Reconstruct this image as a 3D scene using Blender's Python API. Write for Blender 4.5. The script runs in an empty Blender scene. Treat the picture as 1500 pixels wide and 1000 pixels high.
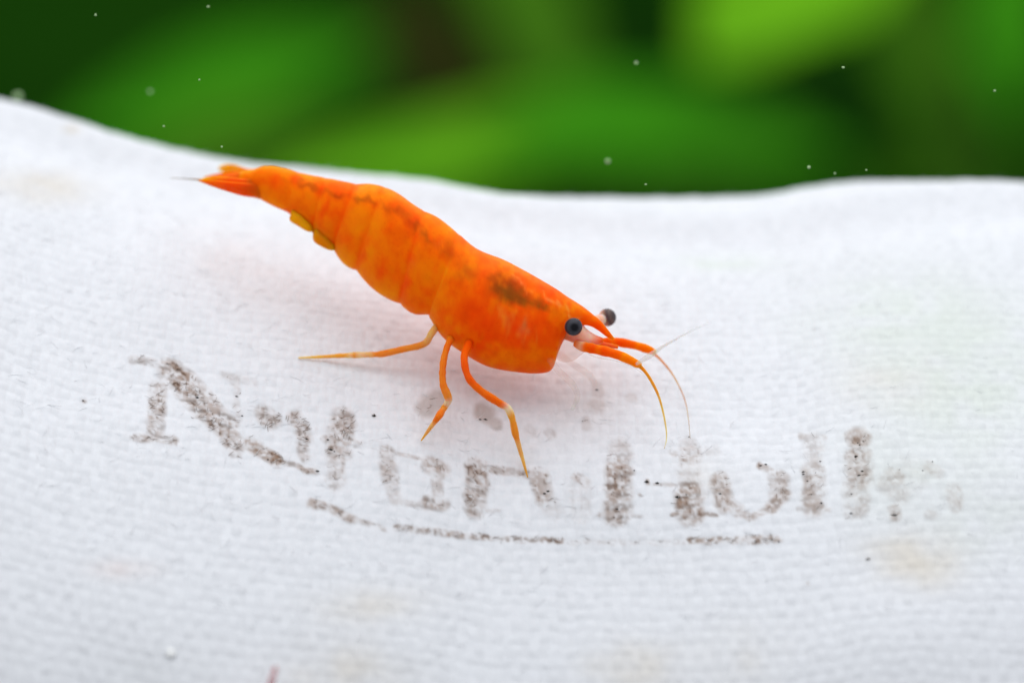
import bpy, math, random
import numpy as np
from mathutils import Vector

random.seed(4); RNG = np.random.default_rng(11)
SC = bpy.context.scene
MM = 0.001

# ------------------------------------------------------------------ camera
PITCH = math.radians(7.0)
FOCUS = 200.0                       # mm from lens to the shrimp's near eye
PXMM = 30.0                         # photo pixels per mm at the focus distance
F = np.array([0.0, math.cos(PITCH), -math.sin(PITCH)])
R = np.array([1.0, 0.0, 0.0])
U = np.array([0.0, math.sin(PITCH), math.cos(PITCH)])
CENTRE = np.array([0.0, 0.0, 55.0])            # mm, point seen at the picture's middle
CAM = CENTRE - F * FOCUS

cam = bpy.data.cameras.new('camera')
camo = bpy.data.objects.new('camera', cam)
SC.collection.objects.link(camo)
camo.location = Vector(CAM * MM)
camo.rotation_euler = (math.pi / 2 - PITCH, 0, 0)
cam.sensor_width = 36.0
cam.lens = 36.0 * FOCUS / (1500.0 / PXMM)
cam.clip_start = 0.005
cam.clip_end = 20.0
cam.dof.use_dof = True
cam.dof.focus_distance = (FOCUS + 0.3) * MM
APERTURE = 7.0                       # mm, lens opening
cam.dof.aperture_fstop = cam.lens / APERTURE
SC.camera = camo

# ------------------------------------------------------------------ world and lamp
world = bpy.data.worlds.new('World')
SC.world = world
world.use_nodes = True
bg = world.node_tree.nodes['Background']
bg.inputs[0].default_value = (0.94, 0.97, 1.0, 1)
bg.inputs[1].default_value = 0.68

la = bpy.data.lights.new('aquarium_lamp', 'AREA')
la.shape = 'RECTANGLE'
la.size = 0.75
la.size_y = 0.95
la.energy = 3.1
la.color = (0.985, 0.99, 1.0)
lo = bpy.data.objects.new('aquarium_lamp', la)
SC.collection.objects.link(lo)
lo.location = (0.0, 0.12, 0.53)
lo.rotation_euler = (0, 0, 0)

SC.view_settings.view_transform = 'Standard'
SC.view_settings.look = 'None'
SC.view_settings.exposure = 0.0
SC.view_settings.gamma = 1.0
SC.view_settings.use_curve_mapping = False
SC.render.engine = 'CYCLES'
SC.cycles.use_denoising = True
SC.cycles.max_bounces = 8

# ------------------------------------------------------------------ helpers
def at(px, py, z):
    """photo pixel + distance along the lens axis (mm) -> point in mm"""
    px = np.asarray(px, float); py = np.asarray(py, float); z = np.asarray(z, float)
    k = z / FOCUS / PXMM
    return CAM + F * z[..., None] + R * ((px - 750) * k)[..., None] + U * ((500 - py) * k)[..., None]

def project(P):
    d = P - CAM
    z = d @ F
    return 750 + (d @ R) / z * FOCUS * PXMM, 500 - (d @ U) / z * FOCUS * PXMM, z

def vnoise(x, y, seed, n=257):
    g = np.random.default_rng(seed).random((n, n))
    xi = np.floor(x).astype(int); yi = np.floor(y).astype(int)
    fx = x - xi; fy = y - yi
    fx = fx * fx * (3 - 2 * fx); fy = fy * fy * (3 - 2 * fy)
    a = g[xi % n, yi % n]; b = g[(xi + 1) % n, yi % n]
    c = g[xi % n, (yi + 1) % n]; d = g[(xi + 1) % n, (yi + 1) % n]
    return (a * (1 - fx) + b * fx) * (1 - fy) + (c * (1 - fx) + d * fx) * fy

def mesh_obj(name, V, faces, mat, parent=None, origin=None, smooth=True, cols=None):
    """V in mm (world); linked as one mesh object, optionally a part of parent"""
    me = bpy.data.meshes.new(name)
    V = np.asarray(V, float)
    o0 = np.array(origin if origin is not None else (0, 0, 0), float)
    if parent is not None:
        o0 = np.array(parent['_o'], float)
    L = (V - o0) * MM
    if isinstance(faces, np.ndarray):
        n, k = faces.shape
        me.vertices.add(len(L)); me.vertices.foreach_set('co', L.astype(np.float32).ravel())
        me.loops.add(n * k); me.loops.foreach_set('vertex_index', faces.astype(np.int32).ravel())
        me.polygons.add(n)
        me.polygons.foreach_set('loop_start', np.arange(0, n * k, k, dtype=np.int32))
        me.polygons.foreach_set('loop_total', np.full(n, k, dtype=np.int32))
        me.update(calc_edges=True)
    else:
        me.from_pydata([tuple(v) for v in L], [], faces)
    me.validate()
    me.polygons.foreach_set('use_smooth', np.full(len(me.polygons), smooth))
    if cols is not None:
        at_ = me.color_attributes.new('tint', 'FLOAT_COLOR', 'POINT')
        c4 = np.ones((len(L), 4), np.float32); c4[:, :3] = cols
        at_.data.foreach_set('color', c4.ravel())
    me.materials.append(mat)
    ob = bpy.data.objects.new(name, me)
    SC.collection.objects.link(ob)
    if parent is not None:
        ob.parent = parent
    else:
        ob.location = Vector(o0 * MM)
    ob['_o'] = [float(q) for q in o0]
    return ob

def thing(name, label, cat, base, group=None):
    e = bpy.data.objects.new(name, None)
    e.empty_display_size = 0.004
    SC.collection.objects.link(e)
    e.location = Vector(np.array(base) * MM)
    e['_o'] = [float(q) for q in base]
    e['label'] = label; e['category'] = cat
    if group: e['group'] = group
    return e

def spline(P, n):
    """Catmull-Rom resample of rows of P to n rows (chord-length)"""
    P = np.asarray(P, float)
    d = np.r_[0, np.cumsum(np.sqrt((np.diff(P[:, :3], axis=0) ** 2).sum(1)) + 1e-6)]
    t = np.linspace(0, d[-1], n)
    m = np.zeros_like(P)
    m[1:-1] = (P[2:] - P[:-2]) / (d[2:] - d[:-2])[:, None]
    m[0] = (P[1] - P[0]) / (d[1] - d[0]); m[-1] = (P[-1] - P[-2]) / (d[-1] - d[-2])
    i = np.clip(np.searchsorted(d, t, 'right') - 1, 0, len(d) - 2)
    h = (d[i + 1] - d[i])[:, None]; q = ((t - d[i]) / (d[i + 1] - d[i]))[:, None]
    return ((2*q**3 - 3*q**2 + 1) * P[i] + (q**3 - 2*q**2 + q) * h * m[i]
            + (-2*q**3 + 3*q**2) * P[i + 1] + (q**3 - q**2) * h * m[i + 1])

def ring_faces(n, m, cap=True):
    f = []
    for i in range(n - 1):
        for j in range(m):
            k = (j + 1) % m
            f.append((i * m + j, i * m + k, (i + 1) * m + k, (i + 1) * m + j))
    if cap:
        f.append(tuple(range(m))[::-1]); f.append(tuple((n - 1) * m + j for j in range(m)))
    return f

def tube(P, rad, m=10):
    """P (n,3) mm, rad (n,) mm -> verts, faces"""
    P = np.asarray(P); n = len(P)
    T = np.gradient(P, axis=0); T /= np.linalg.norm(T, axis=1)[:, None] + 1e-9
    ref = np.array([0.31, -0.77, 0.55])
    A = np.cross(T, ref); A /= np.linalg.norm(A, axis=1)[:, None] + 1e-9
    B = np.cross(T, A)
    ph = np.linspace(0, 2 * np.pi, m, endpoint=False)
    V = P[:, None] + rad[:, None, None] * (np.cos(ph)[None, :, None] * A[:, None] + np.sin(ph)[None, :, None] * B[:, None])
    return V.reshape(-1, 3), ring_faces(n, m)

def px_tube(rows, n, m=10):
    """rows of (px, py, depth, radius in px)"""
    q = spline(rows, n)
    P = at(q[:, 0], q[:, 1], q[:, 2])
    return P, np.maximum(q[:, 3], 0.25) / PXMM * q[:, 2] / FOCUS

# ------------------------------------------------------------------ materials
def new_mat(name):
    m = bpy.data.materials.new(name); m.use_nodes = True
    nt = m.node_tree
    return m, nt, nt.nodes['Principled BSDF']

def lk(nt, a, b): nt.links.new(a, b)

def mix_col(nt, fac, a, b, blend='MIX'):
    n = nt.nodes.new('ShaderNodeMix'); n.data_type = 'RGBA'; n.blend_type = blend
    for s, v in ((n.inputs[0], fac), (n.inputs[6], a), (n.inputs[7], b)):
        if hasattr(v, 'links'): lk(nt, v, s)
        elif isinstance(v, (int, float)): s.default_value = v
        else: s.default_value = (*v, 1)
    return n.outputs[2]

def noise(nt, scale, detail=3, rough=0.55, vec=None):
    n = nt.nodes.new('ShaderNodeTexNoise')
    n.inputs['Scale'].default_value = scale; n.inputs['Detail'].default_value = detail
    n.inputs['Roughness'].default_value = rough
    if vec is None:
        tc = nt.nodes.new('ShaderNodeTexCoord'); vec = tc.outputs['Object']
    lk(nt, vec, n.inputs['Vector'])
    return n.outputs['Fac']

def ramp(nt, fac, stops):
    r = nt.nodes.new('ShaderNodeValToRGB')
    el = r.color_ramp.elements
    while len(el) < len(stops): el.new(0.5)
    for e, (p, c) in zip(el, stops):
        e.position = p; e.color = (*c, 1)
    lk(nt, fac, r.inputs[0])
    return r.outputs[0]

def bump(nt, bs, h, strength, dist):
    b = nt.nodes.new('ShaderNodeBump'); b.inputs['Strength'].default_value = strength
    b.inputs['Distance'].default_value = dist
    lk(nt, h, b.inputs['Height']); lk(nt, b.outputs[0], bs.inputs['Normal'])

def attr(nt, name='tint'):
    a = nt.nodes.new('ShaderNodeAttribute'); a.attribute_name = name
    return a.outputs['Color']

# woven cotton: colour of the threads, the stains and tints, the painted shrimp shadow and the worn print comes with the mesh
M_CLOTH, nt, bs = new_mat('woven_cotton')
c = attr(nt)
v = ramp(nt, noise(nt, 2600, 4), [(0.3, (0.93, 0.93, 0.935)), (0.7, (1, 1, 1))])
lk(nt, mix_col(nt, 1.0, c, v, 'MULTIPLY'), bs.inputs['Base Color'])
bs.inputs['Roughness'].default_value = 0.95
bs.inputs['Specular IOR Level'].default_value = 0.08
bs.inputs['Sheen Weight'].default_value = 0.15
bump(nt, bs, noise(nt, 9000, 3, 0.7), 0.35, 0.00004)

def fibre_mat(name, col, rough=0.9):
    m, nt, bs = new_mat(name)
    f = noise(nt, 3000, 2)
    lk(nt, ramp(nt, f, [(0.25, tuple(q * 0.75 for q in col)), (0.75, tuple(min(1, q * 1.2) for q in col))]), bs.inputs['Base Color'])
    bs.inputs['Roughness'].default_value = rough
    bs.inputs['Specular IOR Level'].default_value = 0.1
    return m
M_FUZZ = fibre_mat('cotton_fuzz', (0.80, 0.81, 0.83))
M_INKF = fibre_mat('inked_fibre', (0.16, 0.10, 0.06))
M_FLECK = fibre_mat('dark_fleck', (0.035, 0.035, 0.03))

# shrimp shell: living translucent tissue, colour comes with the mesh
def shell_mat(name, sss, scale, speck=0.5, alpha=1.0, trans=0.0):
    m, nt, bs = new_mat(name)
    c = attr(nt)
    tc = nt.nodes.new('ShaderNodeTexCoord').outputs['Object']
    n1 = ramp(nt, noise(nt, 420, 4, 0.6, tc), [(0.32, (0.92, 0.62, 0.6)), (0.52, (1, 1, 1)), (0.7, (1.0, 1.32, 1.1))])
    c = mix_col(nt, 0.9, c, n1, 'MULTIPLY')
    vo = nt.nodes.new('ShaderNodeTexVoronoi'); vo.inputs['Scale'].default_value = 4200
    lk(nt, tc, vo.inputs['Vector'])
    n2 = ramp(nt, vo.outputs['Distance'], [(0.12, (0.86, 0.55, 0.5)), (0.38, (1, 1, 1))])
    c = mix_col(nt, speck, c, n2, 'MULTIPLY')
    lk(nt, c, bs.inputs['Base Color'])
    bs.inputs['Roughness'].default_value = 0.42
    bs.inputs['IOR'].default_value = 1.09
    bs.inputs['Subsurface Weight'].default_value = sss
    bs.inputs['Subsurface Radius'].default_value = (1.0, 0.42, 0.12)
    bs.inputs['Subsurface Scale'].default_value = scale
    bs.inputs['Alpha'].default_value = alpha
    bump(nt, bs, noise(nt, 1700, 3, 0.6, tc), 0.12, 0.0001)
    return m
M_SHELL = shell_mat('orange_shell', 1.0, 0.0022, 0.22)
M_LIMB = shell_mat('amber_limb', 0.9, 0.0009, 0.15, alpha=0.93)
M_SWIM = shell_mat('amber_swimmeret', 1.0, 0.003, 0.05)
M_CLEAR = shell_mat('clear_tissue', 0.6, 0.0006, 0.1, alpha=0.28)
M_MOUTH = shell_mat('mouth_tissue', 0.6, 0.0009, 0.1, alpha=0.20)
M_FAINT = shell_mat('faint_tissue', 0.6, 0.0006, 0.1, alpha=0.10)
M_HAIR = shell_mat('clear_hair', 0.3, 0.0003, 0.1, alpha=0.55)

M_EYE, nt, bs = new_mat('compound_eye')
lk(nt, attr(nt), bs.inputs['Base Color'])
bs.inputs['Roughness'].default_value = 0.25; bs.inputs['IOR'].default_value = 1.2
vo = nt.nodes.new('ShaderNodeTexVoronoi'); vo.inputs['Scale'].default_value = 9000
lk(nt, nt.nodes.new('ShaderNodeTexCoord').outputs['Object'], vo.inputs['Vector'])
bump(nt, bs, vo.outputs['Distance'], 0.2, 0.00003)

def leaf_mat(name, col, dark, scale=60):
    m, nt, bs = new_mat(name)
    f = noise(nt, scale, 4)
    lk(nt, ramp(nt, f, [(0.3, dark), (0.65, col)]), bs.inputs['Base Color'])
    bs.inputs['Roughness'].default_value = 0.5
    bs.inputs['IOR'].default_value = 1.05
    bs.inputs['Subsurface Weight'].default_value = 0.0
    bump(nt, bs, noise(nt, scale * 6, 3), 0.3, 0.0006)
    return m
M_LIME = leaf_mat('lime_leaf', (0.120, 0.36, 0.008), (0.095, 0.30, 0.006))
M_MID = leaf_mat('green_leaf', (0.135, 0.40, 0.010), (0.09, 0.31, 0.008))
M_GRN = leaf_mat('leaf_green_cool', (0.042, 0.25, 0.006), (0.030, 0.18, 0.005))
M_OLV = leaf_mat('olive_leaf', (0.052, 0.165, 0.007), (0.036, 0.12, 0.005))
M_GAP_SHADE = leaf_mat('gap_shade_leaf', (0.005, 0.032, 0.0015), (0.003, 0.022, 0.001))  # near-black green, paints the shade in the gap between plants
M_DRK2 = leaf_mat('carpet_leaf', (0.030, 0.13, 0.005), (0.012, 0.06, 0.003), 25)
M_BRN = leaf_mat('brown_leaf', (0.024, 0.026, 0.004), (0.016, 0.02, 0.003))
M_STEM = leaf_mat('plant_stem', (0.05, 0.14, 0.012), (0.03, 0.09, 0.008), 120)
M_WALL = leaf_mat('algae_wall', (0.014, 0.075, 0.004), (0.008, 0.045, 0.003), 9)
M_SOIL = leaf_mat('dark_soil', (0.035, 0.03, 0.022), (0.015, 0.014, 0.01), 500)

# ------------------------------------------------------------------ the cloth bag
RIDGE = np.array([(-400, 60), (-200, 95), (0, 150), (60, 168), (120, 190), (200, 211), (300, 233), (380, 244), (470, 254),
                  (560, 264), (640, 274), (720, 287), (800, 293), (900, 296), (1000, 295), (1080, 293), (1140, 289),
                  (1200, 278), (1250, 272), (1340, 270), (1420, 271), (1500, 274), (1700, 285), (1900, 300)], float)
us = np.arange(-280, 1781, 2.3)
s_front = np.r_[np.arange(0, 46, 0.078), np.arange(46, 112, 0.4)]
s_back = -np.r_[np.arange(0.2, 6, 0.2), np.arange(6, 72, 0.5)][::-1]
ss = np.r_[s_back, s_front]

def profile(smax, step=0.02):
    t = np.arange(0, smax, step)
    e = np.clip((t - 30) / 16, 0, 1)
    a = np.radians(52 * (1 - np.exp(-t / 14.0)) + 20 * e * e * (3 - 2 * e))
    return t, np.cumsum(np.sin(a)) * step, np.cumsum(np.cos(a)) * step
tf, drop_f, dep_f = profile(120)
ab = np.radians(72 * (1 - np.exp(-tf / 6.0)))
drop_b, dep_b = np.cumsum(np.sin(ab)) * 0.02, np.cumsum(np.cos(ab)) * 0.02
RIDGE_Z = FOCUS + np.interp(13.6, drop_f, dep_f)
ridge_row = np.interp(us, RIDGE[:, 0], RIDGE[:, 1])
kern = np.hanning(41); kern /= kern.sum()
ridge_row = np.convolve(np.pad(ridge_row, 20, 'edge'), kern, 'valid')
ridge_row = ridge_row + 1.6 * (vnoise(us / 23, us * 0, 3) - 0.5) + 3.0 * (vnoise(us / 90, us * 0, 5) - 0.5)

S, UU = np.meshgrid(ss, us, indexing='ij')
k = RIDGE_Z / FOCUS / PXMM
X = (UU - 750) * k
YR = (500 - np.broadcast_to(ridge_row, S.shape)) * k
sa = np.abs(S)
drop = np.where(S >= 0, np.interp(sa, tf, drop_f), np.interp(sa, tf, drop_b))
dep = np.where(S >= 0, -np.interp(sa, tf, dep_f), np.interp(sa, tf, dep_b))
# broad folds of the fabric
fold = 0.9 * (vnoise(X / 13 + 9, S / 9 + 40, 21) - 0.5) + 0.45 * (vnoise(X / 6 + 3, S / 5 + 20, 22) - 0.5)
fold += 0.55 * np.exp(-((S - 5.5 - 1.2 * np.sin(X / 9)) / 1.7) ** 2) - 0.35 * np.exp(-((S - 9.0 - 1.4 * np.sin(X / 9)) / 2.0) ** 2)
fold *= np.clip(sa / 3.0, 0, 1)
Y = YR - drop
Z = RIDGE_Z + dep
P = CAM + F * Z[..., None] + R * X[..., None] + U * Y[..., None]
gu = np.gradient(P, axis=1); gs = np.gradient(P, axis=0)
N = np.cross(gs, gu); N /= np.linalg.norm(N, axis=2)[..., None]
if N[len(ss) // 2, 100] @ U < 0: N = -N
# plain weave: warp runs down the slope, weft runs across
wu, ws = 0.43, 0.66
A = X / wu + 0.6 * (vnoise(X / 5 + 7, S / 5 + 60, 31) - 0.5) + 0.30 * (vnoise(X / 0.9 + 7, S / 0.9 + 60, 33) - 0.5)
B = S / ws + 0.6 * (vnoise(X / 6 + 17, S / 6 + 30, 32) - 0.5) + 0.46 * (vnoise(X / 0.9 + 17, S / 0.9 + 80, 34) - 0.5) + 200
ia = np.floor(A + 400).astype(int); ib = np.floor(B).astype(int)
fa = (A + 400) - ia - 0.5; fb = B - ib - 0.5
sgn = np.where((ia + ib) % 2 == 0, 1.0, -1.0)
h_weft = 0.72 * sgn * np.cos(np.pi * fa) + 0.50 * np.sqrt(np.clip(1 - (fb / 0.62) ** 2, 0, 1))
h_warp = -0.72 * sgn * np.cos(np.pi * fb) + 0.62 * np.sqrt(np.clip(1 - (fa / 0.62) ** 2, 0, 1)) + 0.22
hw = np.maximum(h_weft, h_warp)
cell = np.random.default_rng(5).random((1024, 1024))
crand = cell[ia % 1024, ib % 1024]
hw = hw + 0.55 * (crand - 0.5) * np.cos(np.pi * fa) * np.cos(np.pi * fb)
valley = np.clip((0.95 - hw) / 0.9, 0, 1)
P = P + N * (0.8 * fold + 0.048 * hw)[..., None]
# settle the free edges on the tank floor
P[..., 2] = np.maximum(P[..., 2], 0.25 + 0.06 * hw)
qx, qy, qz = project(P)
front = S > 0.5

# worn print, as strokes over the cloth (photo pixels): x0 y0 x1 y1 width strength
INK = [
 (195, 527, 240, 534, 10, .30), (240, 536, 268, 545, 12, .5), (232, 570, 228, 632, 20, .62), (196, 640, 256, 645, 9, .62),
 (246, 540, 268, 560, 26, .75), (268, 560, 302, 597, 30, .85), (302, 597, 332, 626, 28, .8), (332, 628, 346, 655, 22, .75),
 (366, 650, 406, 675, 15, .95), (406, 674, 462, 691, 7, .7), (345, 555, 349, 615, 9, .22), (326, 549, 372, 560, 10, .2),
 (388, 606, 398, 616, 22, .55), (432, 612, 448, 640, 18, .55), (444, 636, 446, 668, 14, .45),
 (502, 616, 496, 660, 30, .62), (494, 660, 492, 706, 22, .45), (476, 642, 522, 650, 9, .42),
 (566, 662, 572, 700, 18, .5), (570, 700, 580, 730, 15, .4), (560, 660, 622, 673, 5, .5), (582, 735, 630, 741, 8, .4),
 (630, 682, 645, 688, 22, .75), (641, 690, 641, 726, 12, .5), (626, 736, 648, 738, 15, .75),
 (698, 686, 697, 720, 28, .75), (697, 720, 696, 742, 26, .5), (686, 746, 730, 748, 4, .4), (722, 688, 775, 694, 9, .6),
 (790, 698, 796, 726, 22, .65), (800, 730, 812, 748, 20, .18),
 (845, 700, 858, 708, 13, .5), (850, 712, 850, 750, 26, .13),
 (908, 662, 906, 690, 30, .38), (907, 690, 905, 750, 31, .8), (878, 753, 938, 755, 5, .45), (948, 704, 949, 708, 5, 1.2),
 (950, 709, 990, 710, 4, .45), (936, 724, 937, 725, 3, .7),
 (1008, 655, 1014, 664, 24, .5), (998, 671, 1003, 673, 8, .8), (986, 662, 988, 663, 8, .4), (1006, 690, 1018, 720, 26, .28),
 (1010, 722, 1011, 748, 34, .9), (984, 753, 1048, 754, 5, .9), (1036, 661, 1052, 659, 10, .15),
 (1054, 705, 1062, 738, 22, .65), (1062, 736, 1082, 748, 15, .75), (1082, 748, 1098, 757, 8, .7),
 (1112, 682, 1115, 684, 8, 1.0), (1120, 686, 1146, 700, 9, .6), (1144, 698, 1149, 724, 18, .65), (1132, 700, 1134, 725, 14, .4),
 (1147, 722, 1130, 743, 15, .75), (1130, 743, 1102, 757, 7, .75),
 (1172, 638, 1206, 641, 8, .38), (1192, 648, 1192, 690, 24, .38), (1192, 690, 1193, 742, 27, .62), (1168, 745, 1216, 747, 5, .4),
 (1252, 640, 1262, 642, 22, .8), (1262, 634, 1264, 635, 14, .4), (1258, 672, 1258, 702, 32, .58), (1254, 702, 1254, 742, 30, .34),
 (1308, 698, 1312, 703, 20, .5), (1300, 708, 1320, 722, 26, .25), (1310, 748, 1311, 754, 14, .5), (1362, 684, 1374, 692, 16, .28),
 (1397, 718, 1400, 738, 18, .4), (1362, 752, 1366, 753, 12, .2), (1330, 690, 1336, 700, 40, .08),
 (625, 596, 640, 586, 26, .55), (704, 602, 714, 608, 20, .7), (714, 612, 728, 622, 13, .6), (690, 572, 700, 570, 14, .14),
 (874, 566, 876, 576, 14, .3), (870, 592, 880, 594, 15, .34), (922, 582, 926, 582, 12, .3), (858, 616, 861, 626, 12, .35),
 (806, 634, 808, 638, 12, .25), (776, 628, 780, 632, 14, .22), (548, 608, 549, 610, 3, .8),
 (456, 736, 486, 745, 10, .85), (486, 745, 518, 760, 10, .7), (518, 760, 562, 774, 6, .45), (580, 773, 625, 778, 8, .7),
 (622, 778, 700, 787, 8, .85), (700, 787, 822, 792, 7, .75), (822, 793, 1004, 795, 6, .25), (1010, 792, 1060, 791, 8, .95),
 (1060, 790, 1142, 790, 8, .8), (1272, 818, 1273, 819, 2.5, 1.0), (1183, 853, 1184, 854, 3, .6), (120, 586, 124, 588, 3, .6)]
wob_x = qx + 5 * (vnoise(X * 2 + 50, S * 2 + 90, 41) - 0.5)
wob_y = qy + 4 * (vnoise(X * 2 + 50, S * 2 + 90, 42) - 0.5)
mask = np.zeros_like(qx)
sel = front & (qy > 480) & (qy < 880)
rows = np.where(sel.any(1))[0]
r0, r1 = rows[0], rows[-1] + 1
wx, wy = wob_x[r0:r1], wob_y[r0:r1]
mk = np.zeros_like(wx)
for x0, y0, x1, y1, w, st in INK:
    cmin = max(0, int((min(x0, x1) - w - 20 + 280) / 2.3) - 8); cmax = min(len(us), int((max(x0, x1) + w + 20 + 280) / 2.3) + 8)
    # columns converge a little with perspective, so widen the window
    cmin = max(0, cmin - 45); cmax = min(len(us), cmax + 45)
    ax, ay = wx[:, cmin:cmax] - x0, wy[:, cmin:cmax] - y0
    dx, dy = x1 - x0, y1 - y0
    t = np.clip((ax * dx + ay * dy) / (dx * dx + dy * dy + 1e-6), 0, 1)
    d = np.hypot(ax - t * dx, ay - t * dy)
    w = w * 1.22; hwid = w / 2
    soft = 2.0 + 0.22 * w
    m_ = st * np.clip((hwid + soft * 0.5 - d) / soft, 0, 1)
    mk[:, cmin:cmax] = np.maximum(mk[:, cmin:cmax], m_)
mask[r0:r1] = np.where(sel[r0:r1], mk, 0)
pat = 0.55 * vnoise(X * 1.6 + 5, S * 1.3 + 70, 51) + 0.45 * vnoise(X * 5 + 5, S * 5 + 70, 52)
streak = vnoise(X * 2.0 + 30, B * 1.0 + 0.5, 53)
fine = vnoise(X * 9 + 11, S * 7 + 33, 55)
fine2 = vnoise(X * 5 + 91, S * 4.5 + 13, 56)
groove = np.clip((np.abs(fb) - 0.16) / 0.22, 0, 1)
grain = np.clip((0.5 * fine + 0.5 * fine2 - 0.30) / 0.26, 0, 1)
ink = mask * np.clip(0.34 + 0.30 * valley + 0.30 * (crand - 0.5) + 0.9 * (pat - 0.5) + 0.5 * grain - 0.12, 0.08, 1.1)
dash = np.clip((vnoise(X * 1.5 + 30, B + 0.5, 53) - 0.50) / 0.16, 0, 1) * groove
fleck = mask * np.maximum(0.85 * dash * np.clip(0.3 + grain, 0, 1), np.clip((0.5 * pat + 0.5 * fine + 0.2 * valley - 0.66) / 0.08, 0, 1))
fleck *= 0.8
thin_ = np.clip((0.55 * fine + 0.45 * fine2 - 0.40) / 0.2, 0, 1)
under = np.clip((qy - 764) / 6, 0, 1) * (qy < 805)
back = np.clip((640 - qy) / 20, 0, 1) * (qx > 520)
fleck = fleck * (1 - 0.85 * back)
ink = ink * (1 - back) + back * mask * 0.62
right = np.clip((qx - 850) / 250, 0, 1)
fleck = fleck * (1 - 0.45 * right); ink = ink * (1 - 0.12 * right)
ink = ink * (1 - under * (1 - 0.15 - 0.85 * thin_))
fleck = fleck * (1 - under * (1 - thin_))
ink = np.clip(ink, 0, 0.97)

base = np.array([0.765, 0.78, 0.818])
col = np.broadcast_to(base, P.shape).copy()
col *= (1 - 0.06 * (crand - 0.5))[..., None]
def tint(x, y, rx, ry, c, st, seed=0, ang=0):
    ca, sa_ = math.cos(math.radians(ang)), math.sin(math.radians(ang))
    ex, ey = (qx - x) * ca + (qy - y) * sa_, -(qx - x) * sa_ + (qy - y) * ca
    w = st * np.exp(-(ex / rx) ** 2 - (ey / ry) ** 2) * np.where(front, 1, 0) * np.clip(0.35 + 1.3 * vnoise(X * 0.9 + x, S * 0.9 + y, 60), 0, 1.3)
    global col
    col = col * (1 - w[..., None]) + np.array(c) * w[..., None]
BEIGE, GREEN, PINK, GREY = (0.66, 0.56, 0.40), (0.62, 0.70, 0.58), (0.72, 0.58, 0.54), (0.62, 0.64, 0.65)
for t_ in [(75, 278, 60, 22, BEIGE, .28), (30, 262, 60, 15, BEIGE, .2), (1345, 822, 55, 38, BEIGE, .42), (1300, 800, 40, 15, BEIGE, .2),
           (535, 888, 80, 26, BEIGE, .22), (505, 985, 80, 40, BEIGE, .26), (930, 975, 60, 32, BEIGE, .34), (1090, 960, 60, 40, BEIGE, .14),
           (180, 833, 45, 14, PINK, .28), (1330, 470, 150, 70, GREEN, .30), (1420, 560, 130, 110, GREEN, .36), (1300, 560, 70, 40, BEIGE, .16),
           (1060, 385, 70, 12, GREEN, .36), (1160, 400, 60, 22, GREY, .18), (1200, 450, 60, 12, GREY, .16), (1320, 700, 110, 70, GREEN, .18),
           (105, 190, 12, 6, BEIGE, .4), (850, 560, 60, 60, BEIGE, .10), (690, 590, 120, 60, PINK, .12), (350, 395, 75, 40, PINK, .20, 0, 25),  # both pink tints paint the shrimp's soft shadow, under body and under tail
           (60, 340, 40, 12, GREY, .12), (230, 980, 80, 40, GREY, .14), (1450, 760, 90, 60, GREEN, .16), (1030, 700, 40, 30, BEIGE, .1)]:
    tint(*t_)
# patchy browner tone in the valleys between the threads
valley_tint = valley * np.clip(vnoise(X * 0.35 + 4, S * 0.35 + 8, 71) - 0.35, 0, 1) * 0.22
col = col * (1 - valley_tint[..., None]) + np.array([0.48, 0.44, 0.38]) * valley_tint[..., None]
INKC = np.array([0.28, 0.165, 0.10])
hal = np.clip(mask * 0.16, 0, 1)
col = col * (1 - hal[..., None]) + np.array([0.50, 0.40, 0.33]) * hal[..., None]
col = col * (1 - ink[..., None]) + INKC * ink[..., None]
fleck = np.clip(fleck * 0.9, 0, 0.85)
col = col * (1 - fleck[..., None]) + np.array([0.085, 0.05, 0.03]) * fleck[..., None]

nr, nc = S.shape
idx = np.arange(nr * nc).reshape(nr, nc)
quads = np.stack([idx[:-1, :-1], idx[:-1, 1:], idx[1:, 1:], idx[1:, :-1]], -1).reshape(-1, 4)
BASE = np.array([0.0, 5.0, 0.0])
bag = thing('cotton_bag', 'white woven cotton bag with worn brown lettering, spread under the shrimp', 'bag', BASE)
mesh_obj('fabric', P.reshape(-1, 3), quads, M_CLOTH, bag, cols=col.reshape(-1, 3))

def cloth_at(px, py):
    d = np.where(front, (qx - px) ** 2 + (qy - py) ** 2, 1e12)
    i = np.unravel_index(np.argmin(d), d.shape)
    return P[i], N[i], qz[i], i

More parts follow.
